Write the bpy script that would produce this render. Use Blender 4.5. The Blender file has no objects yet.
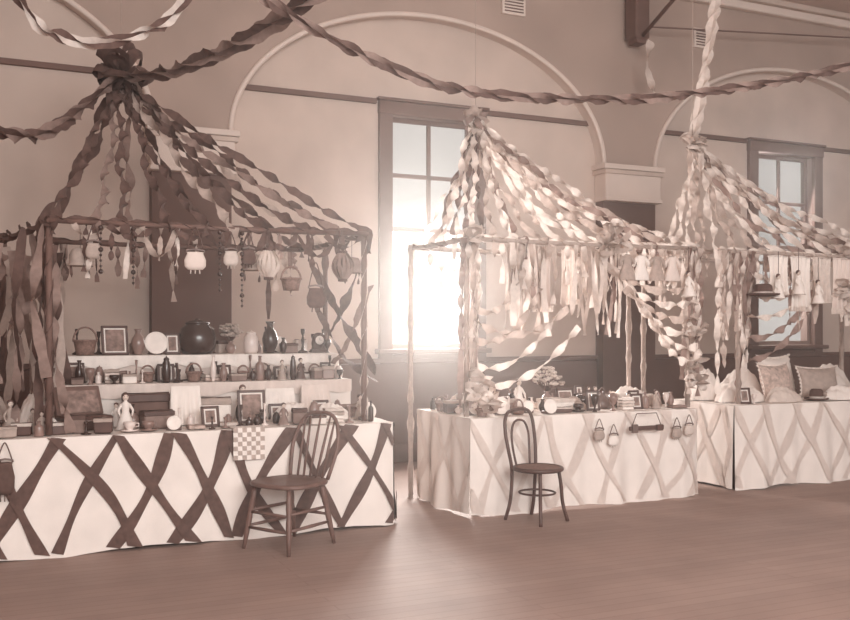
import bpy, math, random
from mathutils import Vector, Matrix
random.seed(11)
pi=math.pi
# ------------------------------------------------------------------ materials
def lin(c):
    return tuple(((x/12.92) if x<=0.04045 else ((x+0.055)/1.055)**2.4) for x in c)
def mat(name,c,rough=0.8,var=0.12,scale=6.0,bump=0.0,spec=0.3,trans=0):
    m=bpy.data.materials.new(name); m.use_nodes=True
    nt=m.node_tree; b=nt.nodes['Principled BSDF']
    b.inputs['Roughness'].default_value=rough
    b.inputs['Specular IOR Level'].default_value=spec
    tc=nt.nodes.new('ShaderNodeTexCoord'); n=nt.nodes.new('ShaderNodeTexNoise')
    n.inputs['Scale'].default_value=scale; n.inputs['Detail'].default_value=5
    nt.links.new(tc.outputs['Object'],n.inputs['Vector'])
    r=nt.nodes.new('ShaderNodeValToRGB'); l=lin(c)
    r.color_ramp.elements[0].position=0.3; r.color_ramp.elements[1].position=0.7
    r.color_ramp.elements[0].color=tuple(x*(1-var) for x in l)+(1,)
    r.color_ramp.elements[1].color=tuple(min(1,x*(1+var)) for x in l)+(1,)
    nt.links.new(n.outputs['Fac'],r.inputs['Fac']); nt.links.new(r.outputs['Color'],b.inputs['Base Color'])
    if bump:
        bp=nt.nodes.new('ShaderNodeBump'); bp.inputs['Strength'].default_value=bump; bp.inputs['Distance'].default_value=0.01
        nt.links.new(n.outputs['Fac'],bp.inputs['Height']); nt.links.new(bp.outputs['Normal'],b.inputs['Normal'])
    if trans:
        t=nt.nodes.new('ShaderNodeBsdfTranslucent'); nt.links.new(r.outputs['Color'],t.inputs['Color'])
        x=nt.nodes.new('ShaderNodeMixShader'); x.inputs[0].default_value=trans
        nt.links.new(b.outputs[0],x.inputs[1]); nt.links.new(t.outputs[0],x.inputs[2]); nt.links.new(x.outputs[0],nt.nodes['Material Output'].inputs[0])
    return m
M={}
M['wall_lt']=mat('plaster_light',(.81,.74,.70),.9,.10,1.6,.15)
M['wall_md']=mat('plaster_tan',(.70,.62,.58),.9,.10,1.3,.15)
M['ceil']=mat('ceiling_paint',(.84,.765,.73),.9,.06,1.5)
M['trim']=mat('trim_dark',(.46,.36,.33),.6,.1,5)
M['pier']=mat('dado_paint',(.44,.34,.31),.7,.12,2)
M['impost']=mat('impost_plaster',(.88,.82,.785),.85,.05,3)
M['cloth']=mat('white_cloth',(.92,.88,.855),.9,.06,5,.15)
M['cloth2']=mat('cream_cloth',(.86,.80,.77),.9,.08,5,.15)
M['rd']=mat('crepe_dark',(.42,.33,.305),.85,.2,25,.3,.3,.15)
M['rm']=mat('crepe_mid',(.60,.51,.48),.85,.15,25,.3,.3,.2)
M['rs']=mat('crepe_soft',(.76,.69,.655),.85,.12,25,.3,.3,.25)
M['rx']=mat('crepe_pale',(.885,.83,.80),.85,.05,25,.2,.3,.2)
M['rl']=mat('crepe_light',(.90,.85,.82),.85,.1,25,.3,.3,.3)
M['wood']=mat('dark_wood',(.35,.255,.23),.45,.2,12,.1,.4)
M['cwood']=mat('chair_wood',(.45,.345,.315),.45,.2,12,.1,.4)
M['pole']=mat('pole_wood',(.45,.35,.32),.7,.2,8)
M['glz']=mat('glazed_dark',(.26,.185,.165),.25,.2,8,0,.6)
M['glm']=mat('glazed_mid',(.56,.46,.43),.3,.2,8,0,.6)
M['gll']=mat('glazed_light',(.88,.82,.795),.3,.1,10,0,.6)
M['wick']=mat('wicker',(.54,.435,.40),.8,.35,60,.6)
M['paper']=mat('paper',(.92,.88,.855),.85,.08,14)
M['print']=mat('print_ink',(.56,.47,.44),.8,.5,22)
M['flesh']=mat('doll_bisque',(.86,.79,.75),.6,.05,8)
M['sash']=mat('sash_paint',(.60,.515,.485),.6,.06,4)
M['metal']=mat('tin_metal',(.46,.38,.355),.35,.2,10,0,.7)
M['patt']=mat('patterned_fabric',(.74,.66,.625),.9,.35,30,.2)
def floor_mat():
    m=bpy.data.materials.new('floor_boards'); m.use_nodes=True; nt=m.node_tree; b=nt.nodes['Principled BSDF']
    tc=nt.nodes.new('ShaderNodeTexCoord')
    br=nt.nodes.new('ShaderNodeTexBrick'); br.inputs['Scale'].default_value=1
    br.inputs['Brick Width'].default_value=2.6; br.inputs['Row Height'].default_value=.085
    br.inputs['Mortar Size'].default_value=.0018; br.offset=.37
    br.inputs['Color1'].default_value=lin((.655,.56,.525))+(1,); br.inputs['Color2'].default_value=lin((.63,.535,.50))+(1,)
    br.inputs['Mortar'].default_value=lin((.52,.425,.395))+(1,)
    nt.links.new(tc.outputs['Object'],br.inputs['Vector'])
    n=nt.nodes.new('ShaderNodeTexNoise'); n.inputs['Scale'].default_value=1.9; n.inputs['Detail'].default_value=8
    nt.links.new(tc.outputs['Object'],n.inputs['Vector'])
    mx=nt.nodes.new('ShaderNodeMix'); mx.data_type='RGBA'; mx.blend_type='MULTIPLY'; mx.inputs['Factor'].default_value=.45
    r=nt.nodes.new('ShaderNodeValToRGB'); r.color_ramp.elements[0].color=(.6,.6,.6,1); r.color_ramp.elements[1].color=(1,1,1,1)
    r.color_ramp.elements[0].position=.3; r.color_ramp.elements[1].position=.65
    nt.links.new(br.outputs['Color'],mx.inputs['A']); nt.links.new(n.outputs['Fac'],r.inputs['Fac']); nt.links.new(r.outputs['Color'],mx.inputs['B'])
    nt.links.new(mx.outputs['Result'],b.inputs['Base Color'])
    b.inputs['Roughness'].default_value=.6; b.inputs['Specular IOR Level'].default_value=.22
    return m
M['floor']=floor_mat()
def glass_mat(name,t_):
    m=bpy.data.materials.new(name); m.use_nodes=True; nt=m.node_tree
    nt.nodes.remove(nt.nodes['Principled BSDF']); o=nt.nodes['Material Output']
    t=nt.nodes.new('ShaderNodeBsdfTransparent'); t.inputs[0].default_value=(t_,t_*.965,t_*.94,1)
    g=nt.nodes.new('ShaderNodeBsdfGlossy'); g.inputs['Roughness'].default_value=.05
    x=nt.nodes.new('ShaderNodeMixShader'); x.inputs[0].default_value=.06
    nt.links.new(t.outputs[0],x.inputs[1]); nt.links.new(g.outputs[0],x.inputs[2]); nt.links.new(x.outputs[0],o.inputs[0])
    return m
M['glass']=glass_mat('window_glass',.88); M['glass_up']=glass_mat('window_glass_dimmed',.5); M['glass_2']=glass_mat('window_glass_shaded',.38)  # darker tints dim the daylight seen through the greyer panes

# ------------------------------------------------------------------ mesh builder
class MB:
    def __init__(s): s.v=[];s.f=[];s.m=[];s.sm=[];s.ms=[]
    def mi(s,k):
        if k not in s.ms: s.ms.append(k)
        return s.ms.index(k)
    def add(s,vs,fs,k,smooth=True):
        o=len(s.v); s.v+= [tuple(p) for p in vs]; i=s.mi(k)
        for f in fs: s.f.append(tuple(a+o for a in f)); s.m.append(i); s.sm.append(smooth)
    def box(s,c,d,k,rz=0,rx=0,ry=0,bev=0.0):
        R=Matrix.Rotation(rz,3,'Z')@Matrix.Rotation(rx,3,'X')@Matrix.Rotation(ry,3,'Y')
        hx,hy,hz=d[0]/2,d[1]/2,d[2]/2; c=Vector(c)
        b=min(bev or min(d)*.12,.02)
        vs=[]
        for z,i in ((-hz,b),(-hz+b,0),(hz-b,0),(hz,b)):
            X=hx-i;Y=hy-i;ch=b*.7
            for x,y in ((X-ch,-Y),(X,-Y+ch),(X,Y-ch),(X-ch,Y),(-X+ch,Y),(-X,Y-ch),(-X,-Y+ch),(-X+ch,-Y)):
                vs.append(c+R@Vector((x,y,z)))
        fs=[tuple(range(7,-1,-1)),tuple(range(24,32))]
        for l in range(3):
            for j in range(8):
                a=l*8+j;e=l*8+(j+1)%8; fs.append((a,e,e+8,a+8))
        s.add(vs,fs,k,False)
    def grid(s,fn,nu,nv,k,smooth=True):
        vs=[fn(i/nu,j/nv) for j in range(nv+1) for i in range(nu+1)]
        fs=[(j*(nu+1)+i,j*(nu+1)+i+1,(j+1)*(nu+1)+i+1,(j+1)*(nu+1)+i) for j in range(nv) for i in range(nu)]
        s.add(vs,fs,k,smooth)
    def lathe(s,prof,c,k,seg=16,sx=1,sy=1,R=None):
        vs=[];c=Vector(c)
        for r,z in prof:
            for j in range(seg):
                a=2*pi*j/seg; p=Vector((r*math.cos(a)*sx,r*math.sin(a)*sy,z))
                vs.append(c+(R@p if R else p))
        fs=[(l*seg+j,l*seg+(j+1)%seg,(l+1)*seg+(j+1)%seg,(l+1)*seg+j) for l in range(len(prof)-1) for j in range(seg)]
        s.add(vs,fs,k)
    def ell(s,c,r,k,seg=12,n=8,R=None):
        s.lathe([(max(math.sin(pi*i/n),.001)*1.0,-math.cos(pi*i/n)*r[2]) for i in range(n+1)],c,k,seg,r[0],r[1],R)
    def tube(s,pts,r,k,seg=8,closed=False):
        P=[Vector(p) for p in pts]; n=len(P)
        rr=r if isinstance(r,(list,tuple)) else [r]*n
        vs=[];up=None
        for i in range(n):
            if closed: t=(P[(i+1)%n]-P[i-1])
            else: t=P[min(i+1,n-1)]-P[max(i-1,0)]
            t.normalize()
            if up is None:
                a=Vector((0,0,1)) if abs(t.z)<.9 else Vector((1,0,0))
            else: a=up
            x=(a-t*a.dot(t)).normalized(); y=t.cross(x); up=x
            for j in range(seg):
                g=2*pi*j/seg; vs.append(P[i]+(x*math.cos(g)+y*math.sin(g))*rr[i])
        L=n if closed else n-1
        fs=[(l*seg+j,l*seg+(j+1)%seg,((l+1)%n)*seg+(j+1)%seg,((l+1)%n)*seg+j) for l in range(L) for j in range(seg)]
        if not closed: fs+=[tuple(range(seg-1,-1,-1)),tuple(range((n-1)*seg,n*seg))]
        s.add(vs,fs,k)
    def ribbon(s,pts,w,turns,k,phase=0,taper=False,flut=.0):
        P=[Vector(p) for p in pts]
        L=[0]
        for a,b in zip(P,P[1:]): L.append(L[-1]+(b-a).length)
        tot=L[-1] or 1; n=max(8,int(tot*14+abs(turns)*10)); Q=[]
        j=0
        for i in range(n+1):
            d=tot*i/n
            while j<len(L)-2 and L[j+1]<d: j+=1
            f=(d-L[j])/max(L[j+1]-L[j],1e-6); Q.append(P[j].lerp(P[j+1],f))
        vs=[];up=None
        for i in range(n+1):
            t=(Q[min(i+1,n)]-Q[max(i-1,0)]).normalized()
            a=up if up else (Vector((0,0,1)) if abs(t.z)<.8 else Vector((1,.2,0)))
            x=(a-t*a.dot(t)).normalized(); y=t.cross(x); up=x
            g=phase+2*pi*turns*i/n+.5*math.sin(i*.37+phase*3)
            d=x*math.cos(g)+y*math.sin(g); ww=w*(.5+.07*math.sin(i*1.3+phase))
            e=d.cross(t)*flut*math.sin(i*1.9+phase)
            vs+=[Q[i]-d*ww+e,Q[i]+e*.3,Q[i]+d*ww-e]
        fs=[]
        for i in range(n):
            for q in (0,1): fs.append((i*3+q,i*3+q+1,i*3+q+4,i*3+q+3))
        s.add(vs,fs,k)
    def obj(s,name,loc=(0,0,0),rz=0,sc=1,parent=None,rx=0,ry=0):
        me=bpy.data.meshes.new(name); me.from_pydata(s.v,[],s.f)
        for k in s.ms: me.materials.append(M[k])
        me.polygons.foreach_set('material_index',s.m); me.polygons.foreach_set('use_smooth',s.sm); me.update()
        o=bpy.data.objects.new(name,me); bpy.context.collection.objects.link(o)
        o.location=loc; o.rotation_euler=(rx,ry,rz); o.scale=(sc,sc,sc)
        if parent: o.parent=parent
        return o
def empty(name,loc=(0,0,0)):
    o=bpy.data.objects.new(name,None); bpy.context.collection.objects.link(o); o.location=loc; return o
def sag(a,b,s,n=12):
    a=Vector(a);b=Vector(b); return [a.lerp(b,i/n)-Vector((0,0,4*s*(i/n)*(1-i/n))) for i in range(n+1)]
def smooth_path(pts,n=8):
    P=[Vector(p) for p in pts]; P=[P[0]*2-P[1]]+P+[P[-1]*2-P[-2]]; out=[]
    for i in range(1,len(P)-2):
        p0,p1,p2,p3=P[i-1:i+3]
        for j in range(n):
            t=j/n; out.append(.5*((2*p1)+(-p0+p2)*t+(2*p0-5*p1+4*p2-p3)*t*t+(-p0+3*p1-3*p2+p3)*t**3))
    out.append(P[-2]); return out

# ------------------------------------------------------------------ room
XL,XR,YF,YB,YC=-3.2,12.5,9.25,9.40,5.62
b=MB(); b.box(((XL+XR)/2,3.0,-.05),(XR-XL,14,.1),'floor'); b.obj('floor')
b=MB(); b.box(((XL+XR)/2,3.0,YC+.05),(XR-XL,14,.1),'ceil'); b.obj('ceiling')
b=MB(); b.box((XL-.05,3.0,YC/2),(.1,14,YC),'wall_md'); b.box((XL+.012,3,.55),(.02,14,1.1),'pier'); b.obj('wall_left')
b=MB(); b.box((XR+.05,3.0,YC/2),(.1,14,YC),'wall_md'); b.box((XR-.012,3,.55),(.02,14,1.1),'pier'); b.obj('wall_right')
arches=[(-2.98,1.42),(2.18,6.57),(7.33,11.73)]; SP,RI=3.35,1.43
def az(x,a):
    c=(a[0]+a[1])/2;h=(a[1]-a[0])/2; return SP+RI*math.sqrt(max(0,1-((x-c)/h)**2))
b=MB()
piers=[(XL,-2.98),(1.42,2.18),(6.57,7.33),(11.73,XR)]
for x0,x1 in piers:
    b.add([(x0,YF,SP),(x1,YF,SP),(x1,YF,YC),(x0,YF,YC)],[(0,1,2,3)],'wall_md',False)
    b.add([(x0,YF,0),(x1,YF,0),(x1,YF,2.93),(x0,YF,2.93)],[(0,1,2,3)],'pier',False)
    for x in (x0,x1):
        b.add([(x,YF,0),(x,YB,0),(x,YB,2.93),(x,YF,2.93)],[(0,1,2,3)],'pier',False)
for a in arches:
    N=64; c=(a[0]+a[1])/2;h=(a[1]-a[0])/2
    xs=[c-h*math.cos(pi*i/N) for i in range(N+1)]
    for x0,x1 in zip(xs,xs[1:]):
        b.add([(x0,YF,az(x0,a)),(x1,YF,az(x1,a)),(x1,YF,YC),(x0,YF,YC)],[(0,1,2,3)],'wall_md',False)
        b.add([(x0,YF,az(x0,a)),(x1,YF,az(x1,a)),(x1,YB,az(x1,a)),(x0,YB,az(x0,a))],[(0,1,2,3)],'impost',True)
wins=[(3.92,4.93),(9.05,10.06)]; WZ0,WZ1=1.22,3.72
xs=[XL]+[x for w in wins for x in w]+[XR]
for i in range(len(xs)-1):
    x0,x1=xs[i],xs[i+1]
    if i%2==0:
        b.add([(x0,YB,0),(x1,YB,0),(x1,YB,5),(x0,YB,5)],[(0,1,2,3)],'wall_lt',False)
    else:
        b.add([(x0,YB,0),(x1,YB,0),(x1,YB,WZ0),(x0,YB,WZ0)],[(0,1,2,3)],'wall_lt',False)
        b.add([(x0,YB,WZ1),(x1,YB,WZ1),(x1,YB,5),(x0,YB,5)],[(0,1,2,3)],'wall_lt',False)
        for x in (x0,x1): b.add([(x,YB,WZ0),(x,YB+.2,WZ0),(x,YB+.2,WZ1),(x,YB,WZ1)],[(0,1,2,3)],'sash',False)
        b.add([(x0,YB,WZ0),(x1,YB,WZ0),(x1,YB+.2,WZ0),(x0,YB+.2,WZ0)],[(0,1,2,3)],'sash',False)
        b.add([(x0,YB,WZ1),(x1,YB,WZ1),(x1,YB+.2,WZ1),(x0,YB+.2,WZ1)],[(0,1,2,3)],'sash',False)
b.obj('wall_back')
for n_,a in enumerate(arches):
    b=MB(); c=(a[0]+a[1])/2;h=(a[1]-a[0])/2
    P=[Vector((c-(h+.01)*math.cos(pi*i/64),YF-.006,SP+(RI+.01)*math.sin(pi*i/64))) for i in range(65)]
    b.tube(P,.028,'impost',8)
    b.obj('trim_%d'%(n_+1))
for n_,(x0,x1) in enumerate(piers):
    b=MB(); cx=(x0+x1)/2; w=x1-x0
    b.box((cx,YF+.03,3.11),(w+.04,.24,.36),'impost'); b.box((cx,YF+.02,3.33),(w+.12,.28,.06),'impost')
    b.box((cx,YF+.02,3.27),(w+.09,.27,.05),'wall_lt'); b.box((cx,YF+.02,2.95),(w+.06,.25,.04),'impost')
    b.obj('trim_%d'%(n_+4))
b=MB()
for a in arches:
    segs=[(a[0],a[1])]
    for w in wins:
        if a[0]<w[0]<a[1]: segs=[(a[0]+.1,w[0]-.16),(w[1]+.16,a[1]-.1)]
    for s0,s1 in segs:
        b.box(((s0+s1)/2,YB-.02,3.85),(s1-s0,.04,.055),'trim')
b.obj('trim_8')
b=MB()
for a in arches:
    b.box(((a[0]+a[1])/2,YB-.02,.53),(a[1]-a[0]-.01,.035,1.06),'pier'); b.box(((a[0]+a[1])/2,YB-.03,1.09),(a[1]-a[0]-.01,.06,.05),'trim')
    b.box(((a[0]+a[1])/2,YB-.045,.1),(a[1]-a[0]-.01,.03,.2),'trim')
b.obj('baseboard_back')
b=MB(); b.box(((XL+XR)/2,YF-.05,5.50),(XR-XL,.1,.10),'impost'); b.box(((XL+XR)/2,YF-.08,5.585),(XR-XL,.16,.07),'wall_lt'); b.obj('trim_9')
for i,w in enumerate(wins):
    e=empty('window_%d'%(i+1),((w[0]+w[1])/2,YB,0)); ww=w[1]-w[0]
    b=MB()
    for sx in (-1,1): b.box((sx*(ww/2+.06),-.03,(WZ0+WZ1)/2-.06),(.15,.06,WZ1-WZ0+.16),'trim')
    b.box((0,-.035,WZ1+.07),(ww+.28,.08,.14),'trim'); b.box((0,-.045,WZ1+.155),(ww+.32,.10,.03),'trim')
    b.box((0,-.06,WZ0-.03),(ww+.34,.14,.05),'trim'); b.box((0,-.03,WZ0-.11),(ww+.24,.04,.10),'trim')
    b.obj('casing',parent=e)
    b=MB(); mid=2.50; fr=.05
    def sash(z0,z1,y,rows,cols,k):
        for sx in (-1,1): b.box((sx*(ww/2-fr/2),y,(z0+z1)/2),(fr,.035,z1-z0),k)
        for z in (z0+fr/2,z1-fr/2): b.box((0,y,z),(ww-2*fr,.035,fr),k)
        for r in range(1,rows): b.box((0,y,z0+(z1-z0)*r/rows),(ww-2*fr,.03,.045),k)
        for c in range(1,cols): b.box((-ww/2+ww*c/cols,y,(z0+z1)/2),(.045,.03,z1-z0-2*fr),k)
    sash(mid-.03,WZ1,.10,2,2,'trim'); sash(WZ0,mid+.03,.055,1,1,'sash')
    b.obj('sashes',parent=e)
    b=MB(); b.add([(-ww/2,.10,mid),(ww/2,.10,mid),(ww/2,.10,WZ1),(-ww/2,.10,WZ1)],[(0,1,2,3)],'glass_up' if i==0 else 'glass_2',False)
    b.add([(-ww/2,.055,WZ0),(ww/2,.055,WZ0),(ww/2,.055,mid),(-ww/2,.055,mid)],[(0,1,2,3)],'glass' if i==0 else 'glass_up',False)
    b.obj('panes',parent=e)
e=empty('roof_truss',(6.95,9.0,0)); b=MB()
b.box((0,.1,5.18),(.20,.22,.72),'trim'); b.box((0,.1,4.80),(.14,.16,.06),'trim')
b.obj('wall_post',parent=e)
b=MB(); b.tube([(0,.0,4.85),(.02,-1.6,5.6)],.022,'trim'); b.tube([(0.1,-.05,4.95),(3.3,-.1,5.22),(5.4,-.1,5.35)],.010,'trim',6); b.obj('tie_rods',parent=e)
for (x,z) in ((5.35,5.06),(8.05,5.02)):
    b=MB(); b.box((0,0,0),(.30,.03,.24),'impost')
    for j in range(6): b.box((0,-.018,-.085+j*.034),(.24,.012,.012),'pier')
    b.obj('wall_vent',(x,YF-.016,z))

# ------------------------------------------------------------------ tables
def cloth_disp(u,z,h,sd,amp):
    k=(1-z/h)
    return amp*(.25+k)*(math.sin(u*8.3+sd)+.6*math.sin(u*17.1+sd*2.3+z*2)+.35*math.sin(u*31+sd))*.5+.012+.03*k
def stall_table(x0,x1,y0,y1,h,cl,rb,sp,sd,amp=.018,rw=.075,lat=('F','L','R'),lean=1.0):
    e=empty('stall_table',((x0+x1)/2,(y0+y1)/2,0)); ox,oy=(x0+x1)/2,(y0+y1)/2
    b=MB(); b.box((0,0,h-.02),(x1-x0-.02,y1-y0-.02,.03),'wood')
    for sx in (-1,1):
        for sy in (-1,1): b.box((sx*((x1-x0)/2-.08),sy*((y1-y0)/2-.08),(h-.035)/2),(.05,.05,h-.035),'wood')
    b.obj('trestle',parent=e)
    sides={'F':((x0,y0),(1,0),(0,-1),x1-x0),'L':((x0,y1),(0,-1),(-1,0),y1-y0),'R':((x1,y0),(0,1),(1,0),y1-y0)}
    b=MB(); lb=MB()
    for key,(o,d,n,L) in sides.items():
        s2=sd+ord(key)
        def pt(u,z,off=0):
            edge=min(1,min(u,L-u)/.08) if L>0 else 1
            q=cloth_disp(u,z,h,s2,amp)*(.35+.65*max(edge,0))+off
            if z>h-.02: q=q*.6
            return Vector((o[0]-ox+d[0]*u+n[0]*q,o[1]-oy+d[1]*u+n[1]*q,z))
        b.grid(lambda a,c:pt(a*L, h-(h-.012-.012*math.sin(a*L*5+sd))*c),int(L*50)+4,16,cl)
        if key in lat:
            m=int(L/sp)+2
            for i in range(-1,m+1):
                for sg in (-1,1):
                    xa=i*sp+.2*sp*random.uniform(-1,1); xb=xa+sg*sp*lean*random.uniform(.8,1.25)
                    bow=random.uniform(-.07,.07); N=26; ww=rw*random.uniform(.75,1.2); ph=random.random()*6
                    vs=[];ok=[]
                    for j in range(N+1):
                        t=j/N; u=xa+(xb-xa)*t+bow*math.sin(pi*t); z=h-.004-(h-.03)*t
                        w2=ww*(.5+.12*math.sin(t*9+ph)); du=(w2*.9); dz=w2*.3*(-sg if xb>xa else sg)
                        for q in (-1,0,1):
                            uu=u+q*du; zz=min(h,max(.012,z+q*dz*0.6))
                            vs.append(pt(min(max(uu,0),L),zz,.006+.004*(sg+1)+.004*math.sin(t*23+ph)*(q==0)))
                        ok.append(-.02<u<L+.02)
                    fs=[]
                    for j in range(N):
                        if ok[j] and ok[j+1]:
                            for q in (0,1): fs.append((j*3+q,j*3+q+1,j*3+q+4,j*3+q+3))
                    if fs: lb.add(vs,fs,rb)
    q=.012
    b.grid(lambda a,c:Vector((x0-ox-q+(x1-x0+2*q)*a,y0-oy-q+(y1-y0+q)*c,h+.001+.003*math.sin(a*30)*math.sin(c*11))),40,10,cl)
    b.obj('tablecloth',parent=e); lb.obj('ribbon_lattice',parent=e)
    return e
stall_table(-.35,2.70,6.42,7.15,.75,'cloth','rd',.38,1.0,.022,.085,lean=1.05)
stall_table(3.34,5.52,6.42,7.38,.75,'cloth','rx',.36,3.0,.045,.075)
stall_table(6.02,8.5,6.5,7.4,.75,'cloth','rx',.36,5.0,.04,.075)
def riser(x0,x1,steps,name='display_riser'):
    e=empty(name,((x0+x1)/2,steps[0][0],0)); ox,oy=(x0+x1)/2,steps[0][0]
    b=MB()
    for i,(y0,y1,z) in enumerate(steps):
        b.box((0,(y0+y1)/2-oy,z/2-.008),(x1-x0-.03,y1-y0-.03,z-.02),'wood')
    b.obj('stepped_shelves',parent=e)
    b=MB()
    for i,(y0,y1,z) in enumerate(steps):
        zb=(steps[i-1][2] if i else .0)+.01
        b.grid(lambda a,c:Vector(((a-.5)*(x1-x0),y0-oy-.006-.012*(1-c)*(1+math.sin(a*60+i)),zb+(z-zb)*c)),90,4,'cloth' if i%2==0 else 'cloth2')
        b.grid(lambda a,c:Vector(((a-.5)*(x1-x0),y0-oy-.006+(y1-y0)*c,z)),20,2,'cloth')
        for sx in (-1,1): b.grid(lambda a,c:Vector((sx*(x1-x0)/2,y0-oy+(y1-y0)*a,z*c)),4,4,'cloth')
    for i,(y0,y1,z) in enumerate(steps):
        def sc(a,c):
            u=a*(x1-x0); d=.07+.035*abs(math.sin(u*9)); return Vector((u-(x1-x0)/2,y0-oy-.03-.006*math.sin(u*60),z+.001-d*c))
        b.grid(sc,140,2,'paper' if i else 'cloth2')
    b.obj('cloth_drape',parent=e)
riser(.30,2.66,[(7.2,7.5,1.03),(7.5,7.85,1.23)])

# ------------------------------------------------------------------ canopies
def rosette(b,c,r,n,k,w=.06,k2=None):
    c=Vector(c)
    for i in range(n):
        a=random.uniform(0,2*pi); el=random.uniform(-1,1.2); L=r*random.uniform(.7,1.1)
        d=Vector((math.cos(a)*math.cos(el),math.sin(a)*math.cos(el),math.sin(el)))
        s=d.cross(Vector((.1,.2,1))).normalized()
        P=[c+d*L*math.sin(t*pi)**.8+s*L*.45*math.sin(2*pi*t) for t in [j/12 for j in range(13)]]
        b.ribbon(P,w,.15,k2 if (k2 and i%2) else k,a)
def canopy(x0,x1,y0,y1,z,apex,mats,nf,ns,sg,w,posts,postmat,barmat,drop=.25,turn=3.0,jit=0.0,nb=3):
    e=empty('stall_canopy',(0,0,0))
    b=MB()
    C=[(x0,y0),(x1,y0),(x1,y1),(x0,y1)]
    for i in range(4):
        p,q=C[i],C[(i+1)%4]; b.tube([(p[0],p[1],z),((p[0]+q[0])/2,(p[1]+q[1])/2,z-.008),(q[0],q[1],z)],.018,barmat)
    for (px,py,zb) in posts: b.tube([(px,py,zb),(px,py,z+.03)],.022,postmat)
    b.tube([apex,(apex[0],apex[1],5.6)],.003,'rs',5)
    b.obj('frame',parent=e)
    b=MB()
    for i in range(4):
        p,q=C[i],C[(i+1)%4]; L=math.hypot(p[0]-q[0],p[1]-q[1])
        b.ribbon([(p[0],p[1],z+.01),((p[0]+q[0])/2,(p[1]+q[1])/2,z-.01),(q[0],q[1],z+.01)],.06,L*2.6,mats[i%len(mats)],i)
    for (px,py,zb) in posts: b.ribbon([(px,py,zb+.02),(px,py,z)],.06,3.2,random.choice(mats),px*3)
    b.obj('wrapping',parent=e)
    b=MB(); k=0
    A=Vector(apex)
    pts=[]
    for i in range(nf): pts.append((x0+(x1-x0)*(i)/(nf-1),y0))
    for i in range(1,ns): pts.append((x1,y0+(y1-y0)*i/ns)); pts.append((x0,y0+(y1-y0)*i/ns))
    for i in range(nb): pts.append((x0+(x1-x0)*i/(nb-1),y1))
    for p in pts:
        e1=Vector((p[0]+random.uniform(-.03,.03)+random.uniform(-jit,jit)*.5,p[1],z+.01)); s1=sg*random.uniform(.5,1.6)
        P=sag(A+Vector((random.uniform(-.05,.05),random.uniform(-.05,.05),-.02)),e1,s1,14)
        if jit:
            ph=random.random()*6; P=[q+Vector((.02*math.sin(ph+i*1.1),0,jit*.25*math.sin(ph*2+i*.9)*math.sin(pi*i/14))) for i,q in enumerate(P)]
        tail=random.uniform(.3,1)*drop
        P+= [e1+Vector((0,-.02 if p[1]==y0 else 0,-tail*t)) for t in (.3,.6,1)]
        Ln=(A-e1).length
        b.ribbon(P,w*random.uniform(.85,1.15),turn*Ln*random.uniform(.8,1.2),mats[k%len(mats)],random.random()*6,flut=.006); k+=1
    b.obj('streamers',parent=e)
    return e
c1=canopy(.36,2.50,6.42,8.0,2.12,(.95,7.7,3.40),['rd','rm','rd','rd','rd','rs','rd'],10,3,.08,.068,[(.36,6.48,.76),(2.5,6.48,.76),(2.72,8.0,0),(.12,8.0,0)],'pole','pole',drop=.18,turn=2.2,jit=.05,nb=4)
b=MB(); rosette(b,(.95,7.7,3.42),.22,26,'rd',.08); b.obj('ribbon_bow',parent=c1)
c2=canopy(3.30,5.52,6.42,7.4,2.12,(3.72,7.05,3.18),['rl','rs','rl','rm','rs','rl','rl'],13,4,.13,.054,[(3.34,6.48,.76),(5.48,6.48,.76),(3.28,7.4,0),(5.55,7.4,0)],'rs','rs',drop=.4,turn=2.8,jit=.14,nb=5)
b=MB(); rosette(b,(3.72,7.05,3.2),.12,12,'rs',.05,'rm'); b.obj('ribbon_bow',parent=c2)
c3=canopy(5.85,8.4,6.5,7.45,2.12,(5.98,7.0,3.15),['rl','rs','rs','rl','rm','rl'],12,4,.15,.056,[(6.12,6.56,.76),(7.62,6.56,.76),(5.8,7.5,0),(8.35,7.4,0)],'rs','rs',drop=.4,turn=2.8,jit=.14,nb=5)
b=MB(); rosette(b,(5.98,7.0,3.16),.13,14,'rs',.05,'rl'); b.obj('ribbon_bow',parent=c3)

def streamer_group(name,items,parent=None):
    b=MB()
    for P,w,t,k,ph in items: b.ribbon(P,w,t,k,ph,flut=.005)
    return b.obj(name,parent=parent)
R=random.uniform
it=[]
for ya,yb in ((6.45,7.9),(7.9,6.45)):
    it.append(([(2.53,ya,2.05),(2.56,(ya+yb)/2,1.55),(2.58,yb,1.12)],.075,1.0,'rd',R(0,6)))
it.append(([(2.56,6.5,1.75),(2.6,7.2,1.25),(2.6,7.9,.98)],.06,1.0,'rm',1))
it.append(([(2.56,7.9,1.7),(2.6,7.2,1.2),(2.6,6.5,1.05)],.06,1.0,'rd',1))
for i in range(26):
    y=R(6.4,7.8); x=y*R(.006,.066); L=R(.4,1.25); z0=R(1.8,2.12)
    it.append(([(x,y,z0),(x+R(-.07,.07),y,z0-L/2),(x+R(-.1,.1),y,z0-L)],.065,R(.4,1.8),random.choice(['rd','rm','rs','rm','rd','rm']),R(0,6)))
it.append(([(.36,6.42,2.12),(.12,7.3,2.08),(.05,8.0,2.08)],.08,4,'rd',0))
for i in range(9):
    x=.5+i*.21; it.append((sag((x,6.40,2.10),(x+R(.18,.3),6.40,2.10),R(.06,.2),8),.045,R(.5,1.2),random.choice(['rd','rd','rs']),R(0,6)))
for i in range(20):
    x=.42+R(0,2.03); L=R(.12,.4); it.append(([(x,6.42,2.1),(x+R(-.03,.03),6.41,2.1-L)],.035,R(.5,1.2),random.choice(['rd','rd','rm','rs','rl']),R(0,6)))
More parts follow.
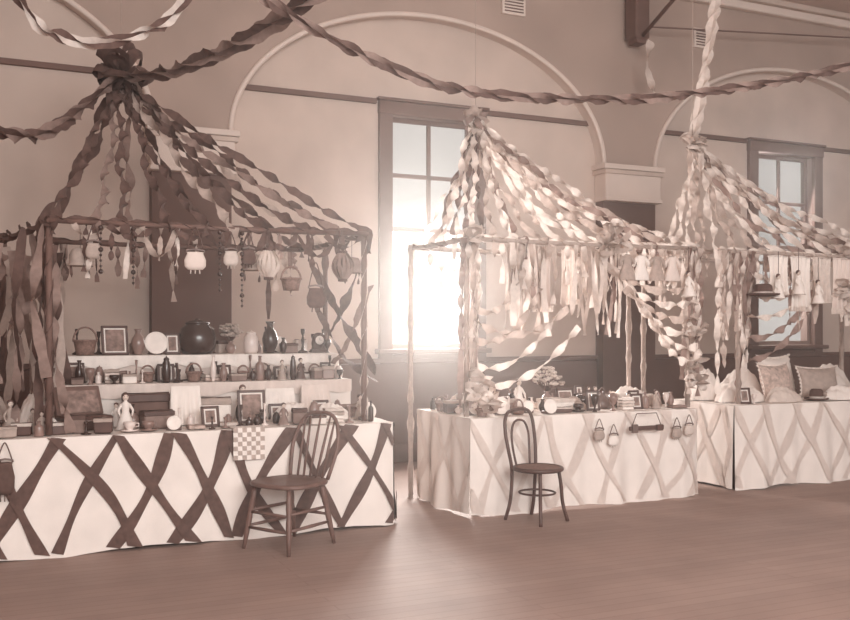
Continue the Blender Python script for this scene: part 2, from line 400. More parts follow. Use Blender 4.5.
for i in range(12):
    x=.3+R(0,2.2); L=R(.15,.6); it.append(([(x,7.98,2.1),(x+R(-.03,.03),7.96,2.1-L)],.05,R(.5,1.2),random.choice(['rd','rm','rs']),R(0,6)))
streamer_group('crepe_valance',it,c1)
it=[]
for i in range(44):
    x=3.62+R(0,1.12); L=R(.3,.75); y=R(6.36,6.5)
    it.append(([(x,y,2.1),(x+R(-.03,.03),y,2.1-L/2),(x+R(-.05,.05),y,2.1-L)],R(.025,.055),R(.2,.9),random.choice(['rl','rl','rs','rl','rm']),R(0,6)))
for i in range(14):
    x=4.75+R(0,.75); L=R(.15,.5); it.append(([(x,6.4,2.1),(x+R(-.03,.03),6.4,2.1-L)],.04,R(.5,1.2),random.choice(['rl','rs','rl']),R(0,6)))
for i in range(6):
    it.append((sag((4.5+.1*i,6.38,2.0-.09*i),(5.5,6.38,1.80-.13*i),.14,10),.07,2.2,random.choice(['rl','rs','rl']),R(0,6)))
for i,(xa,za,xb,zb) in enumerate([(3.36,1.35,3.95,1.75),(3.36,1.15,4.1,1.55),(3.36,1.0,4.3,1.45),(3.36,1.6,3.8,1.9),(3.36,1.5,4.2,1.6)]):
    it.append((sag((xa,6.4,za),(xb,6.38,zb),.16,12),.06,1.8,random.choice(['rl','rs']),R(0,6)))
for (dx,dy,dz) in ((-.16,.1,-.9),(-.02,.15,-.95),(.12,.1,-.85),(-.26,.2,-1.0)):
    it.append(([(3.72,7.05,3.12),(3.72+dx*.5,7.05+dy,3.12+dz*.5),(3.72+dx,7.05+dy,3.12+dz)],.06,2.2,'rd',R(0,6)))
for x in (3.34,5.48):
    for i in range(7):
        L=R(.6,1.3); xx=x+R(-.09,.09); it.append(([(xx,R(6.36,6.46),2.12),(xx+R(-.05,.05),6.4,2.1-L/2),(xx+R(-.07,.07),6.4,2.1-L)],.05,R(1.,2.6),random.choice(['rl','rs','rl','rm']),R(0,6)))
streamer_group('crepe_valance',it,c2)
b=MB()
for c_ in ((3.36,6.36,.95),(3.4,6.36,1.05),(3.48,6.36,.88),(5.48,6.38,1.15),(5.5,6.38,1.4),(5.5,6.38,.98),(4.55,6.36,2.12),(4.7,6.36,2.14),(4.62,6.36,2.2),(3.34,6.38,2.12)):
    rosette(b,c_,.11,10,'rl',.045,'rs')
b.obj('ribbon_rosettes',parent=c2)
it=[]
for i in range(36):
    x=R(5.95,8.2); L=R(.15,.7); it.append(([(x,6.46,2.1),(x+R(-.03,.03),6.46,2.1-L/2),(x+R(-.04,.04),6.45,2.1-L)],.04,R(.4,1.4),random.choice(['rl','rs','rl','rm']),R(0,6)))
for i in range(5):
    it.append((sag((6.15,6.46,1.95-.2*i),(7.0,6.46,2.08-.08*i),.15,10),.065,2.0,random.choice(['rl','rs','rm']),R(0,6)))
for x in (5.9,6.14,7.6):
    for i in range(6):
        L=R(.6,1.3); xx=x+R(-.09,.09); it.append(([(xx,R(6.4,6.55),2.12),(xx+R(-.05,.05),6.5,2.1-L/2),(xx+R(-.07,.07),6.5,2.1-L)],.05,R(1.,2.6),random.choice(['rl','rs','rl','rm']),R(0,6)))
streamer_group('crepe_valance',it,c3)
b=MB()
for i in range(18): rosette(b,(R(7.2,8.0),6.42,R(1.5,2.2)),.12,9,'rl',.045,'rs')
b.obj('ribbon_rosettes',parent=c3)
def garland(pts,w,tpm,ks):
    P=smooth_path(pts,8); L=sum((a-c).length for a,c in zip(P,P[1:])); b=MB()
    for i,k in enumerate(ks): b.ribbon(P,w,tpm*L,k,i*pi/2,flut=.004)
    return b.obj('crepe_streamer')
garland([(-1.6,5.5,5.5),(.2,5.5,4.2),(1.52,5.5,3.38),(2.36,5.5,3.06),(2.93,5.5,2.98),(3.88,5.5,3.03),(4.77,5.5,3.17),(6.3,5.5,3.55),(8.2,5.5,4.3),(10.5,5.5,5.55)],.075,1.3,['rd','rm'])
garland([(.95,7.7,3.41),(1.25,6.8,3.28),(1.71,5.5,3.38),(2.2,4.2,3.9),(2.8,2.6,5.6)],.12,.9,['rd','rm'])
garland([(.95,7.7,3.41),(.46,7.0,2.84),(.08,6.5,2.66),(-.8,5.6,2.8),(-3.1,3.6,3.6)],.10,1.1,['rd','rm'])
garland([(-.6,6,4.6),(.18,6,3.34),(.39,6,3.17),(.62,6,3.15),(.91,6,3.27),(1.12,6,3.48),(1.9,5.8,4.6),(2.6,5.6,5.6)],.075,1.6,['rl','rd'])
garland([(5.98,7.0,3.18),(6.1,7.0,3.7),(6.25,7,4.5),(6.4,7,5.6)],.11,1.3,['rl','rl'])
garland([(6.95,8.85,4.75),(6.9,8.85,4.45),(7.0,8.85,4.15)],.09,1.5,['rl'])

# ------------------------------------------------------------------ chairs
def hoopchair(loc,rz):
    e=empty('hoop_back_wooden_chair',loc); e.rotation_euler=(0,0,rz); W_='cwood'
    b=MB()
    def se(a,p=.75): c,s=math.cos(a),math.sin(a); return (math.copysign(abs(c)**p,c),math.copysign(abs(s)**p,s))
    prof=[(.001,.405),(.9,.405),(.985,.411),(1.0,.421),(.985,.433),(.93,.437),(.6,.427),(.001,.423)]
    vs=[];seg=32
    for r,z in prof:
        for j in range(seg):
            c,s=se(2*pi*j/seg); vs.append((c*.235*r,s*.235*r*(1.0+.06*c),z))
    b.add(vs,[(l*seg+j,l*seg+(j+1)%seg,(l+1)*seg+(j+1)%seg,(l+1)*seg+j) for l in range(len(prof)-1) for j in range(seg)],W_); b.obj('seat',parent=e)
    H=.41
    L={'1':((.17,.15,H),(.225,.20,0)),'2':((.17,-.15,H),(.225,-.20,0)),'3':((-.15,.14,H),(-.235,.18,0)),'4':((-.15,-.14,H),(-.235,-.18,0))}
    for n,(a,c) in L.items():
        b=MB(); A=Vector(a);C=Vector(c); b.tube([A.lerp(C,t) for t in (0,.15,.3,.42,.5,.6,.8,1)],[.014,.017,.020,.015,.019,.019,.016,.012],W_,10); b.obj('leg_'+n,parent=e)
    b=MB()
    def at(n,z): A,C=Vector(L[n][0]),Vector(L[n][1]); return A.lerp(C,(H-z)/H)
    for p,q,z in (('1','2',.24),('1','2',.14),('3','4',.2),('1','3',.25),('2','4',.25),('1','3',.15),('2','4',.15)):
        a,c=at(p,z),at(q,z); b.tube([a,a.lerp(c,.5),c],[.009,.012,.009],W_,8)
    b.obj('stretchers',parent=e)
    b=MB()
    def hoop(t,w=.205,h=.43):
        a=pi*t; y=-w*math.copysign(abs(math.cos(a))**.6,math.cos(a)); z=h*math.sin(a)**.75
        return Vector((-.18-.13*z/h,y*(.82+.22*min(1,z/.22)),.43+z))
    b.tube([hoop(i/40) for i in range(41)],.0135,W_,10); b.obj('back_hoop',parent=e)
    b=MB()
    for i in range(5):
        f=(i-2)/2; yb=f*.11
        top=hoop(.5+f*.15); b.tube([(-.19,yb,.43),(Vector((-.19,yb,.43)).lerp(top,.5)),top],[.008,.010,.006],W_,8)
    b.obj('spindles',parent=e)
hoopchair((1.82,6.07,0),math.radians(210))
def bentwood(loc,rz,sc):
    e=empty('bentwood_chair',loc); e.rotation_euler=(0,0,rz); e.scale=(sc,sc,sc)
    b=MB(); b.tube([(.2*math.cos(a),.2*math.sin(a),.445) for a in [2*pi*j/32 for j in range(32)]],.019,'wood',10,True)
    b.lathe([(.001,.452),(.1,.454),(.19,.458)],(0,0,0),'wick',32); b.lathe([(.001,.440),(.19,.440)],(0,0,0),'wood',32); b.obj('seat',parent=e)
    for i,s in enumerate((1,-1)):
        b=MB(); b.tube(smooth_path([(.125,.12*s,.435),(.14,.135*s,.3),(.15,.145*s,.15),(.18,.175*s,0)],5),.015,'wood',10); b.obj('front_leg_%d'%(i+1),parent=e)
    b=MB(); side=[(-.22,.17,0),(-.18,.155,.15),(-.165,.15,.3),(-.16,.155,.45),(-.18,.175,.6),(-.205,.185,.74),(-.22,.17,.86),(-.225,.10,.925)]
    P=smooth_path(side+[(x,-y,z) for x,y,z in side[::-1]],6); b.tube(P,.015,'wood',10); b.obj('back_frame',parent=e)
    b=MB(); s2=[(-.165,.085,.45),(-.19,.105,.6),(-.205,.105,.74),(-.215,.055,.83)]
    b.tube(smooth_path(s2+[(x,-y,z) for x,y,z in s2[::-1]],6),.010,'wood',8); b.obj('back_loop',parent=e)
    b=MB(); b.tube([(.155*math.cos(a)-.01,.15*math.sin(a),.24) for a in [2*pi*j/28 for j in range(28)]],.009,'wood',8,True); b.obj('leg_ring',parent=e)
bentwood((3.74,6.09,0),math.radians(-72),.88)

# ------------------------------------------------------------------ goods
def vase(k,h,r,kind=0):
    P={0:[(.001,0),(.5,0),(.55,.05),(.95,.3),(1,.45),(.8,.65),(.4,.8),(.38,.9),(.6,1),(.5,.98),(.3,.85)],
       1:[(.001,0),(.8,0),(.85,.03),(.85,.6),(.75,.68),(.3,.76),(.28,.95),(.36,.96),(.36,1),(.2,1)],
       2:[(.001,0),(.7,0),(.55,.04),(.25,.12),(.25,.3),(.7,.5),(1,.75),(.95,1),(.88,1),(.6,.6)],
       3:[(.001,0),(.75,0),(.95,.15),(1,.45),(.9,.75),(.6,.86),(.62,.9),(.7,.91),(.45,.97),(.12,1),(.1,1.04),(.001,1.06)],
       4:[(.001,0),(.9,0),(1,.05),(.35,.12),(.2,.3),(.3,.5),(.15,.7),(.35,.85),(.4,1),(.3,.98),(.001,.9)]}[kind]
    b=MB(); b.lathe([(a*r,z*h) for a,z in P],(0,0,0),k,18); return b
def basket(r,h,k='wick',handle=True):
    b=MB(); b.lathe([(.001,0),(r*.75,0),(r*.85,h*.4),(r,h),(r*1.04,h*1.02),(r*.95,h),(r*.8,h*.4),(.001,.012)],(0,0,0),k,20)
    b.tube([(r*math.cos(a),r*math.sin(a),h) for a in [2*pi*j/20 for j in range(20)]],.008,k,6,True)
    if handle: b.tube([(r*math.cos(pi*j/16),0,h+r*1.2*math.sin(pi*j/16)) for j in range(17)],.007,k,6)
    return b
def frame(w,h,k='wood'):
    b=MB(); t=.018
    R0=math.radians(-14)
    Rm=Matrix.Rotation(R0,3,'X')
    def bx(c,d,kk): b.box(Rm@Vector(c),d,kk,rx=R0)
    bx((0,0,t/2),(w,.018,t),k); bx((0,0,h-t/2),(w,.018,t),k); bx((-w/2+t/2,0,h/2),(t,.018,h),k); bx((w/2-t/2,0,h/2),(t,.018,h),k)
    bx((0,.004,h/2),(w-t,.006,h-t),'paper'); bx((0,-.001,h/2),(w-3.4*t,.006,h-3.4*t),'print')
    b.tube([Rm@Vector((0,.01,h*.7)),(0,h*.42,.004)],.005,k,6)
    return b
def clock():
    b=MB(); b.box((0,0,.02),(.20,.09,.04),'wood'); b.box((0,0,.10),(.15,.07,.13),'wood')
    b.lathe([(.001,-.035),(.075,-.035),(.075,.035),(.001,.035)],(0,0,.165),'wood',24,R=Matrix.Rotation(pi/2,3,'X'))
    b.lathe([(.001,.038),(.05,.038),(.054,.034)],(0,0,.15),'paper',24,R=Matrix.Rotation(pi/2,3,'X'))
    b.box((0,-.042,.165),(.004,.003,.032),'wood'); b.box((.012,-.042,.15),(.026,.003,.004),'wood'); return b
def doll(h,dress='cloth',hair='wood'):
    b=MB(); b.lathe([(.001,0),(.26*h,0),(.24*h,.06*h),(.17*h,.3*h),(.09*h,.5*h),(.11*h,.62*h),(.12*h,.70*h),(.045*h,.76*h),(.04*h,.8*h)],(0,0,0),dress,20)
    b.lathe([(.27*h,.015*h),(.285*h,.0),(.27*h,.03*h)],(0,0,0),'rl',24)
    b.ell((0,0,.88*h),(.085*h,.085*h,.105*h),'flesh',14,10); b.ell((0,.02*h,.91*h),(.10*h,.095*h,.10*h),hair,12,8)
    b.ell((0,-.085*h,.87*h),(.012*h,.015*h,.014*h),'flesh',6,5)
    for s in (-1,1):
        b.ell((s*.03*h,-.078*h,.90*h),(.012*h,.008*h,.01*h),'glz',6,5)
        b.tube([(s*.10*h,0,.68*h),(s*.19*h,-.04*h,.52*h),(s*.16*h,-.12*h,.40*h)],[.04*h,.034*h,.02*h],dress,8); b.ell((s*.155*h,-.13*h,.385*h),(.022*h,.022*h,.025*h),'flesh',8,6)
    b.box((0,-.083*h,.845*h),(.025*h,.006*h,.006*h),'rd'); return b
def handbag(k,w,h,strap):
    b=MB()
    b.lathe([(.001,-h),(w*.35,-h*.98),(w*.5,-h*.8),(w*.52,-h*.45),(w*.38,-h*.08),(w*.42,0),(w*.36,-.004)],(0,0,0),k,18,1,.38)
    b.tube([(-w*.42,0,-.0),(-w*.42,0,.012),(0,0,.02),(w*.42,0,.012),(w*.42,0,0)],.006,'metal',6)
    b.tube([(w*.4*math.cos(pi*j/12)*(1-.55*math.sin(pi*j/12)),0,strap*math.sin(pi*j/12)) for j in range(13)],.004,'rd',6)
    for s in (-1,0,1): b.tube([(s*w*.2,0,-h*.95),(s*w*.22,0,-h*1.2)],.004,k,5)
    return b
def lantern(k='rm'):
    b=MB(); n=14
    for i in range(n):
        a=2*pi*i/n; P=[Vector(((.03+.05*math.sin(pi*t))*math.cos(a),(.03+.05*math.sin(pi*t))*math.sin(a),-.18*t)) for t in [j/8 for j in range(9)]]
        b.ribbon(P,.022,0,k,pi/2)
    b.lathe([(.032,0),(.034,.012),(.03,.02)],(0,0,0),'rd',16); b.lathe([(.032,-.18),(.034,-.195),(.03,-.2)],(0,0,0),'rd',16)
    b.tube([(0,0,.14),(0,0,.02)],.002,'rd',5); b.tube([(-.03,0,.015),(0,0,.05),(.03,0,.015)],.003,'rd',5); return b
def box_lid(w,d,h,k='paper',k2='rs'):
    b=MB(); b.box((0,0,h*.4),(w,d,h*.8),k); b.box((0,0,h*.87),(w*1.04,d*1.05,h*.26),k2); b.ribbon([(-w*.54,0,h*1.01),(w*.54,0,h*1.01)],.02,0,'rd',pi/2); return b
def suitcase():
    b=MB(); b.box((0,0,.05),(.34,.22,.10),'wood'); b.box((0,.13,.19),(.34,.05,.22),'pole',rx=math.radians(-25)); b.box((0,.10,.19),(.29,.012,.17),'print',rx=math.radians(-25))
    b.tube([(-.05,-.11,.06),(-.04,-.135,.07),(.04,-.135,.07),(.05,-.11,.06)],.006,'metal',6); b.box((-.1,-.113,.08),(.03,.006,.025),'metal'); b.box((.1,-.113,.08),(.03,.006,.025),'metal'); return b
def cushion(w,h,k='patt',ruf=True):
    b=MB()
    def fn(s):
        def g(a,c):
            x=(a-.5)*2;y=(c-.5)*2; t=max(0,(1-x*x)*(1-y*y))**.5
            px=x*w/2*(1-.14*(1-y*y)); pz=y*h/2*(1-.14*(1-x*x))
            return Vector((px,s*t*.11+.25*(pz+h/2),h/2+pz))
        return g
    b.grid(fn(1),18,18,k); b.grid(fn(-1),18,18,k)
    if ruf:
        n=140; vs=[]
        for i in range(n):
            t=i/n*4; sd=int(t); f=(t-sd)*2-1
            x,y=[(f,-1),(1,f),(-f,1),(-1,-f)][sd]
            px=x*w/2*(1-.14*(1-y*y)); pz=y*h/2*(1-.14*(1-x*x))
            for r,wv in ((.97,0),(1.11,1)):
                zz=h/2+pz*r; vs.append((px*r,.014*wv*math.sin(i*1.7)+.25*zz,max(zz,.002)))
        b.add(vs,[(2*i,2*i+1,(2*i+3)%(2*n),(2*i+2)%(2*n)) for i in range(n)],'rl')
    return b
def hat(k='rd',r=.15):
    b=MB(); b.lathe([(.001,.11),(r*.4,.108),(r*.55,.09),(r*.58,.02),(r*.75,.008),(r,.02+.0),(r*1.02,.024),(r,.012),(r*.6,0)],(0,0,0),k,24)
    b.lathe([(r*.6,.015),(r*.6,.04)],(0,0,0),'rl',24); rosette(b,(r*.5,-.02,.04),.05,6,'rs',.02); return b
def folded(w,d,n,ks):
    b=MB()
    for i in range(n): 
        ww=w*R(.88,1); dd=d*R(.9,1); zc=i*.026+.013; k=ks[i%len(ks)]
        def fb(a,c,ww=ww,dd=dd,zc=zc,i=i):
            t=2*pi*c; yy=math.copysign(abs(math.cos(t))**.35,math.cos(t))*dd/2; zz=math.copysign(abs(math.sin(t))**.8,math.sin(t))*.013
            return Vector(((a-.5)*ww,yy+.004*math.sin(a*9+i),zc+zz+.002*math.sin(a*11+i)))
        b.grid(fb,12,20,k); b.box((0,0,zc),(ww*.99,dd*.93,.02),k)
    return b
def crumple(w,d,h,k,sd=0):
    b=MB()
    def fn(a,c):
        x=(a-.5)*2;y=(c-.5)*2; rr=math.sqrt(x*x+y*y)+1e-6; m=1/max(1,rr); q=min(1,rr)
        e=(1-q**2.4)**.7; th=math.atan2(y,x)
        n=.82+.13*math.sin(x*3.1+sd+y*2)+.10*math.sin(y*5-sd*2+x*4)+.055*math.sin(x*9+y*8+sd)+.03*math.sin(x*17-y*13+sd)
        return Vector((x*m*w/2*(1+.10*math.sin(5*th+sd)),y*m*d/2*(1+.08*math.sin(4*th+sd)),.003+h*e*n*.92))
    b.grid(fn,36,36,k); return b
def drape(w,h,k):
    b=MB(); b.grid(lambda a,c:Vector(((a-.5)*w*(1+.15*c),.03-.05*c-.015*math.sin(a*22)*c,h*(1-c)+.004)),36,10,k); b.grid(lambda a,c:Vector(((a-.5)*w,.03+.07*c,h*(1-c*c)+.004)),20,6,k)
    return b
def cup(k='gll'):
    b=MB(); b.lathe([(.001,.004),(.045,.004),(.062,.012),(.06,.016),(.03,.01),(.02,.012),(.022,.02),(.038,.04),(.042,.065),(.039,.065),(.03,.03)],(0,0,0),k,20)
    b.tube([(.04,0,.055),(.058,0,.055),(.058,0,.035),(.035,0,.03)],.004,k,6); return b
def kettle():
    b=MB(); b.lathe([(.001,0),(.08,0),(.09,.03),(.08,.08),(.045,.11),(.046,.115),(.02,.125),(.012,.14),(.001,.145)],(0,0,0),'metal',20)
    b.tube([(.07,0,.04),(.11,0,.07),(.13,0,.115)],[.016,.012,.008],'metal',8); b.tube([(-.06*1,0,.1),(-.05,0,.17),(0,0,.195),(.05,0,.17),(.06,0,.1)],.006,'metal',6); return b
def plate(r=.09,k='paper'):
    b=MB(); Rm=Matrix.Rotation(math.radians(76),3,'X')
    b.lathe([(.001,0),(r*.6,.0),(r*.95,.012),(r,.016),(r*.96,.02),(r*.6,.008),(.001,.006)],(0,0,r*.98),k,24,R=Rm)
    b.lathe([(r*.80,.0125),(r*.86,.0165)],(0,0,r*.98),'rm',24,R=Rm); b.box((0,.02,.012),(.10,.06,.024),'wood'); b.tube([(0,.04,.02),(0,.045,r*1.0)],.006,'wood',6); return b
def bouquet(k='rl',h=.3,r=.12):
    b=vase('glm',h*.4,.05,0)
    for i in range(40):
        a=R(0,2*pi); q=math.sqrt(R(0,1))*r; z=h*.55+R(0,.45)*h*(1-(q/r)**2*.5); c=Vector((q*math.cos(a),q*math.sin(a),z))
        b.tube([(0,0,h*.36),c],.003,'pole',5)
        for j in range(6):
            g=2*pi*j/6; b.ell(c+Vector((.018*math.cos(g),.018*math.sin(g),.004*(j%2))),(.016,.016,.012),k if i%4 else 'rs',6,4)
        b.ell(c+Vector((0,0,.006)),(.008,.008,.01),'rm',6,4)
    return b
OCC=[]
def put(b,name,x,y,z,rz=0,sc=1):
    xs=[v[0] for v in b.v]; ys=[v[1] for v in b.v]
    hx=(max(xs)-min(xs))/2*sc; hy=(max(ys)-min(ys))/2*sc
    if abs(rz)>.5: hx=hy=max(hx,hy)
    OCC.append((x,y,z,hx,hy)); return b.obj(name,(x,y,z+.003),rz,sc)
def free(x,y,z,hx,hy,tol=.85):
    for (a,c,d,p,q) in OCC:
        if abs(d-z)<.05 and abs(a-x)<(p+hx)*tol and abs(c-y)<(q+hy)*tol: return False
    return True
def scatter(x0,x1,y0,y1,z,n,tall=.16,small=1.0):
    for _ in range(n):
        t=random.random(); x,y=R(x0,x1),R(y0,y1); S=small
        if t<.28:
            kd=random.choice([0,1,2,3,4]); b=vase(random.choice(['glz','glm','gll','glz']),R(.06,tall),R(.022,.042),kd); nm=['vase','bottle','compote_dish','covered_jar','candlestick'][kd]
        elif t<.36: b=cup(random.choice(['gll','glm','glz'])); nm='teacup'
        elif t<.52: b=folded(S*R(.11,.18),S*R(.09,.14),random.choice([1,2,3,4]),random.sample(['cloth','rl','cloth2','patt','rs','rm'],3)); nm='folded_linens'
        elif t<.66: b=box_lid(S*R(.08,.15),S*R(.06,.11),R(.04,.12),random.choice(['paper','rs','glm','rm','wood']),random.choice(['rl','rs','rm','rd'])); nm='gift_box'
        elif t<.76: b=crumple(S*R(.12,.22),S*R(.1,.18),R(.06,.13),random.choice(['cloth','rl','rs','patt']),R(0,9)); nm='crumpled_linen'
        elif t<.83: b=doll(R(.14,.2),random.choice(['cloth','rs','rm','rd']),random.choice(['wood','rd','pole'])); nm='doll'
        elif t<.90: b=frame(R(.08,.14),R(.1,.17)); nm='picture_frame'
        elif t<.94: b=plate(R(.045,.07)); nm='display_plate'
        else: b=basket(R(.04,.06),R(.05,.07)); nm='handled_basket'
        hx=(max(v[0] for v in b.v)-min(v[0] for v in b.v))/2; hy=(max(v[1] for v in b.v)-min(v[1] for v in b.v))/2
        if free(x,y,z,hx,hy,.95) and x-hx>x0-.03 and x+hx<x1+.03 and y-hy>y0-.03 and y+hy<y1+.03: put(b,nm,x,y,z,R(-.3,.3))
Z=1.23;Y=7.64
put(basket(.085,.11),'handled_basket',.68,Y,Z)
put(frame(.20,.23),'picture_frame',.90,Y-.02,Z,.1)
put(vase('glm',.20,.055,0),'vase',1.07,Y,Z); put(plate(.09),'display_plate',1.20,Y-.03,Z)
put(vase('glz',.27,.15,3),'ginger_jar',1.53,Y+.02,Z)
put(bouquet('rs',.28,.09),'flower_bouquet',1.80,Y+.03,Z,0,.9); put(vase('gll',.18,.06,3),'covered_jar',1.95,Y-.04,Z)
put(vase('glz',.26,.065,0),'vase',2.12,Y,Z); put(box_lid(.12,.10,.08,'rm','rd'),'gift_box',2.28,Y,Z,.2)
put(vase('glz',.20,.045,4),'candlestick',2.40,Y,Z);put(frame(.12,.17),'picture_frame',1.33,Y-.02,Z,0)
put(frame(.14,.17),'picture_frame',.46,Y-.02,Z,0); put(clock(),'mantel_clock',2.54,Y,Z,0,.7)
put(vase('glz',.18,.04,4),'candlestick',.79,Y+.12,Z)
scatter(.36,2.62,7.54,7.82,1.23,400,.24,.8)
scatter(.36,2.62,7.22,7.46,1.03,900,.2,.85)
Z=.752
put(suitcase(),'open_suitcase',.60,6.80,Z,.3,.95)
put(doll(.25,'cloth','wood'),'doll',.85,6.66,Z); put(doll(.22,'rs','rd'),'doll',.14,6.72,Z,.2)
put(box_lid(.30,.16,.22,'pole','wood'),'hat_box',1.03,6.97,Z,.05)
put(drape(.20,.27,'cloth'),'draped_linen',1.28,6.80,Z)
put(box_lid(.22,.16,.18),'gift_box',1.50,6.90,Z,-.1)
put(frame(.20,.24),'picture_frame',1.74,6.74,Z,-.05)
put(crumple(.30,.24,.16,'cloth',1),'crumpled_linen',2.05,6.80,Z); put(crumple(.26,.24,.15,'paper',4),'crumpled_linen',2.36,6.78,Z)
put(crumple(.26,.26,.24,'cloth',2),'crumpled_linen',.30,6.98,Z); put(crumple(.24,.22,.28,'rs',7),'crumpled_linen',.02,6.98,Z)
put(drape(.22,.22,'paper'),'draped_linen',2.04,7.05,Z); put(drape(.22,.24,'cloth2'),'draped_linen',2.32,7.04,Z)
put(basket(.09,.08,'wick',False),'basket',2.56,6.95,Z)
put(doll(.26,'cloth2','pole'),'doll',1.74,7.03,Z)
put(box_lid(.2,.14,.12,'rm','wood'),'gift_box',1.06,6.68,Z,.1)
put(doll(.27,'cloth','pole'),'doll',3.98,6.78,Z,.1); put(doll(.22,'rl','rd'),'doll',3.62,6.82,Z,-.2)
put(kettle(),'kettle',4.78,6.75,Z,.4,.9); put(box_lid(.26,.18,.10,'paper','rl'),'gift_box',4.30,6.72,Z,.15)
put(hat('rs',.13),'straw_hat',5.12,6.75,Z); put(crumple(.3,.3,.2,'cloth',5),'crumpled_linen',5.34,7.12,Z)
put(bouquet('rl',.34,.13),'flower_bouquet',4.45,7.1,Z)
put(box_lid(.34,.2,.10,'glm','wood'),'tool_box',4.94,7.12,Z); put(frame(.18,.15),'picture_frame',4.68,7.14,Z); put(crumple(.3,.24,.14,'cloth2',6),'crumpled_linen',3.62,7.15,Z); put(basket(.1,.08,'wick'),'handled_basket',4.0,7.12,Z)
put(cushion(.44,.34,'patt'),'cushion',6.90,6.84,Z,.15); put(crumple(.5,.34,.32,'cloth',12),'crumpled_linen',6.72,7.2,Z,-.1); put(cushion(.46,.40,'cloth'),'cushion',7.24,7.16,Z,.1)
put(cushion(.44,.30,'rs'),'cushion',7.46,6.86,Z,-.2); put(crumple(.5,.34,.20,'cloth',3),'crumpled_linen',6.36,6.80,Z); put(crumple(.36,.3,.30,'paper',8),'crumpled_linen',6.24,7.15,Z)
put(crumple(.5,.4,.32,'cloth',15),'crumpled_linen',7.86,7.1,Z)
put(hat('rd',.11),'felt_hat',7.14,6.62,Z); put(crumple(.4,.2,.15,'rl',9),'crumpled_linen',6.72,6.62,Z)
put(crumple(.44,.22,.17,'cloth',5),'crumpled_linen',7.46,6.62,Z)
for px,py in ((.36,6.48),(2.5,6.48),(3.34,6.48),(5.48,6.48),(6.12,6.56),(7.62,6.56)): OCC.append((px,py,.752,.03,.03))
scatter(-.3,2.66,6.46,7.12,.752,1200)
scatter(3.38,5.48,6.46,7.34,.752,1200,.15)
scatter(6.06,8.3,6.54,7.36,.752,400,.14)
b=MB()
for i in range(7):
    for j in range(7):
        k='paper' if (i+j)%2 else 'rs'; b.add([((i-3.5)*.031,-.001,-j*.031),((i-2.5)*.031,-.001,-j*.031),((i-2.5)*.031,-.006,-(j+1)*.031),((i-3.5)*.031,-.006,-(j+1)*.031)],[(0,1,2,3)],k)
b.add([(-.1085,0,0),(.1085,0,0),(.1085,.12,.002),(-.1085,.12,.002)],[(0,1,2,3)],'paper'); b.obj('checked_napkin',(1.62,6.365,.763))
def hang(b,name,x,y,z,rz=0,parent=None): return b.obj(name,(x,y,z),rz,parent=parent)
hang(handbag('cloth2',.14,.12,.17),'handbag',1.26,6.38,1.945)
for x,z,k in ((1.62,1.97,'rd'),(1.50,1.96,'rl'),(.62,1.98,'rs')): hang(handbag(k,.10,.10,.12),'handbag',x,6.38,z)
hang(handbag('rd',.13,.14,.18),'handbag',2.10,6.38,1.72)
hang(handbag('rd',.11,.2,.12),'handbag',.10,6.34,.62)
for x,k in ((1.76,'rl'),(2.30,'rm')): hang(lantern(k),'paper_lantern',x,6.38,1.97)
o=basket(.07,.08); o.tube([(0,0,.16),(0,0,.42)],.002,'rd',5); hang(o,'hanging_basket',1.92,6.38,1.70)
def beads(n,k='glz',step=.035):
    b=MB(); b.tube([(0,0,0),(0,0,-n*step)],.002,'rd',5)
    for i in range(n): r=.009 if i%4 else .016; b.ell((0,0,-i*step-.02),(r,r,r),k,8,6)
    return b
for x,n in ((.66,9),(.86,11),(1.42,12),(1.57,15)): hang(beads(n),'bead_string',x,6.36,2.10)
def bonnet(k,k2='rd'):
    b=MB(); b.lathe([(.001,-.02),(.05,-.03),(.07,-.07),(.065,-.12),(.085,-.135),(.08,-.14),(.06,-.125)],(0,0,0),k,16); b.tube([(0,0,.1),(0,0,-.02)],.002,'rd',5)
    for s in (-1,1): b.ribbon([(s*.06,0,-.12),(s*.05,0,-.22)],.02,.5,k2,s)
    return b
for x,k in ((1.68,'rs'),(.55,'rs'),(2.42,'rm')): hang(bonnet(k),'bonnet',x,6.52,1.98)
def small_dress(k):
    b=MB(); b.lathe([(.10,-.26),(.09,-.2),(.05,-.10),(.055,-.05),(.05,-.02),(.025,0),(.02,-.01)],(0,0,0),k,18,1,.5)
    for s in (-1,1): b.tube([(s*.045,0,-.03),(s*.085,0,-.07),(s*.09,0,-.12)],[.02,.02,.015],k,8)
    b.tube([(0,0,0),(0,0,.06)],.003,'rd',5); return b
for x,k in ((4.88,'cloth'),(5.04,'rs'),(5.20,'cloth2'),(4.74,'rs')): b=small_dress(k); b.obj('infant_dress',(x,6.34,2.04),0,.8)
def apron(w,h,k):
    b=MB(); b.tube([(-w/2,0,0),(0,0,.01),(w/2,0,0)],.006,k,6)
    ph=R(0,6); b.grid(lambda a,c:Vector(((a-.5)*w*(1-.12*math.sin(pi*c)),.018*math.sin(a*26+ph)*(.4+c),-h*c*(1-.08*math.sin(a*pi))) ),40,8,k)
    b.grid(lambda a,c:Vector(((a-.5)*w*(1.02),.02*math.sin(a*50),-h*(.92+.1*c))),60,1,'rl'); return b
for x,w,h,k in ((3.80,.16,.40,'cloth'),(4.06,.18,.50,'cloth2'),(4.32,.16,.44,'rl'),(4.56,.18,.38,'cloth')): hang(apron(w,h,k),'lace_apron',x,6.54,2.08)
for x,w,h,k in ((6.45,.24,.34,'cloth'),(6.72,.24,.48,'cloth'),(6.98,.24,.40,'rl'),(7.25,.24,.5,'cloth2'),(7.75,.24,.55,'cloth'),(7.50,.22,.45,'rl')): hang(apron(w,h,k),'lace_apron',x,6.42,2.08)
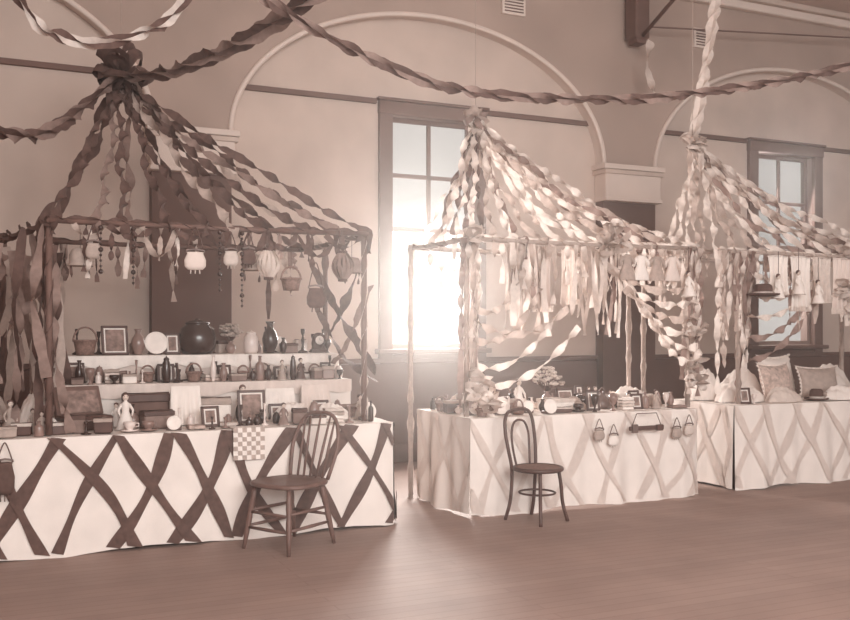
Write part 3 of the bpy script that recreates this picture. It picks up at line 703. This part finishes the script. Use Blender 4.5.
for x,y,z in ((6.38,6.34,1.70),(6.62,6.34,1.74),(5.34,6.30,1.70),(6.86,6.34,1.66)): 
    o=doll(.22,'cloth','wood'); o.tube([(0,0,.2),(0,0,.42)],.003,'rd',5); hang(o,'hanging_doll',x,y,z)
o=hat('rd',.14); o.tube([(0,0,.1),(0,0,.34)],.003,'rd',5); hang(o,'felt_hat',6.22,6.36,1.72)
b=MB(); b.box((0,0,0),(.34,.02,.035),'wood'); b.box((-.13,-.015,.0),(.05,.03,.07),'metal'); b.box((.12,-.015,.0),(.06,.03,.05),'wood'); b.tube([(-.15,0,.01),(-.1,0,.12),(.1,0,.12),(.15,0,.01)],.004,'rd',5); b.obj('toy_cart',(4.92,6.32,.62))
for x,z,k in ((4.46,.62,'rs'),(4.60,.57,'paper'),(5.24,.60,'rs'),(5.37,.62,'rl')): hang(handbag(k,.10,.08,.09),'workbag',x,6.33,z)

# ------------------------------------------------------------------ light / camera
W=bpy.data.worlds.new('hall_daylight'); bpy.context.scene.world=W; W.use_nodes=True
bg=W.node_tree.nodes['Background']; bg.inputs[0].default_value=(1,.965,.935,1); bg.inputs[1].default_value=1.3
def area(name,loc,tgt,size,sy,e,c=(1,.965,.93)):
    l=bpy.data.lights.new(name,'AREA'); l.shape='RECTANGLE'; l.size=size; l.size_y=sy; l.energy=e; l.color=c
    o=bpy.data.objects.new(name,l); bpy.context.collection.objects.link(o); o.location=loc
    o.rotation_euler=(Vector(tgt)-Vector(loc)).to_track_quat('-Z','Y').to_euler()
area('front_fill_light',(1.5,-3.5,3.6),(3,7,1.2),5,2.5,740)  # added fill lamp behind the camera, not a window of the hall
area('window_light',(4.43,9.75,1.95),(3.0,4,1.0),.9,1.4,400)
area('window_light_2',(9.55,9.75,2.6),(8.5,5,.8),.9,2.3,120)
vm=bpy.data.materials.new('glow_haze'); vm.use_nodes=True; nt=vm.node_tree; nt.nodes.remove(nt.nodes['Principled BSDF'])  # added scatter volume: makes the window glow and lifts the darks
vs_=nt.nodes.new('ShaderNodeVolumeScatter'); vs_.inputs['Color'].default_value=(1,.96,.93,1); vs_.inputs['Density'].default_value=.016; vs_.inputs['Anisotropy'].default_value=.8
nt.links.new(vs_.outputs[0],nt.nodes['Material Output'].inputs['Volume'])
M['haze']=vm
b=MB(); x0,x1,y0,y1,z0,z1=XL+.1,XR-.1,1.0,8.8,.02,4.7
b.add([(x,y,z) for z in (z0,z1) for x,y in ((x0,y0),(x1,y0),(x1,y1),(x0,y1))],[(3,2,1,0),(4,5,6,7),(0,1,5,4),(1,2,6,5),(2,3,7,6),(3,0,4,7)],'haze',False); b.obj('glow_haze')
cam=bpy.data.cameras.new('camera'); co=bpy.data.objects.new('camera',cam); bpy.context.collection.objects.link(co)
co.location=(0,0,1.44); co.rotation_euler=(pi/2,0,-math.atan2(.419,.908)); cam.sensor_width=36; cam.lens=36*950/850; cam.shift_y=18/850
bpy.context.scene.camera=co
bpy.context.scene.view_settings.view_transform='Standard'
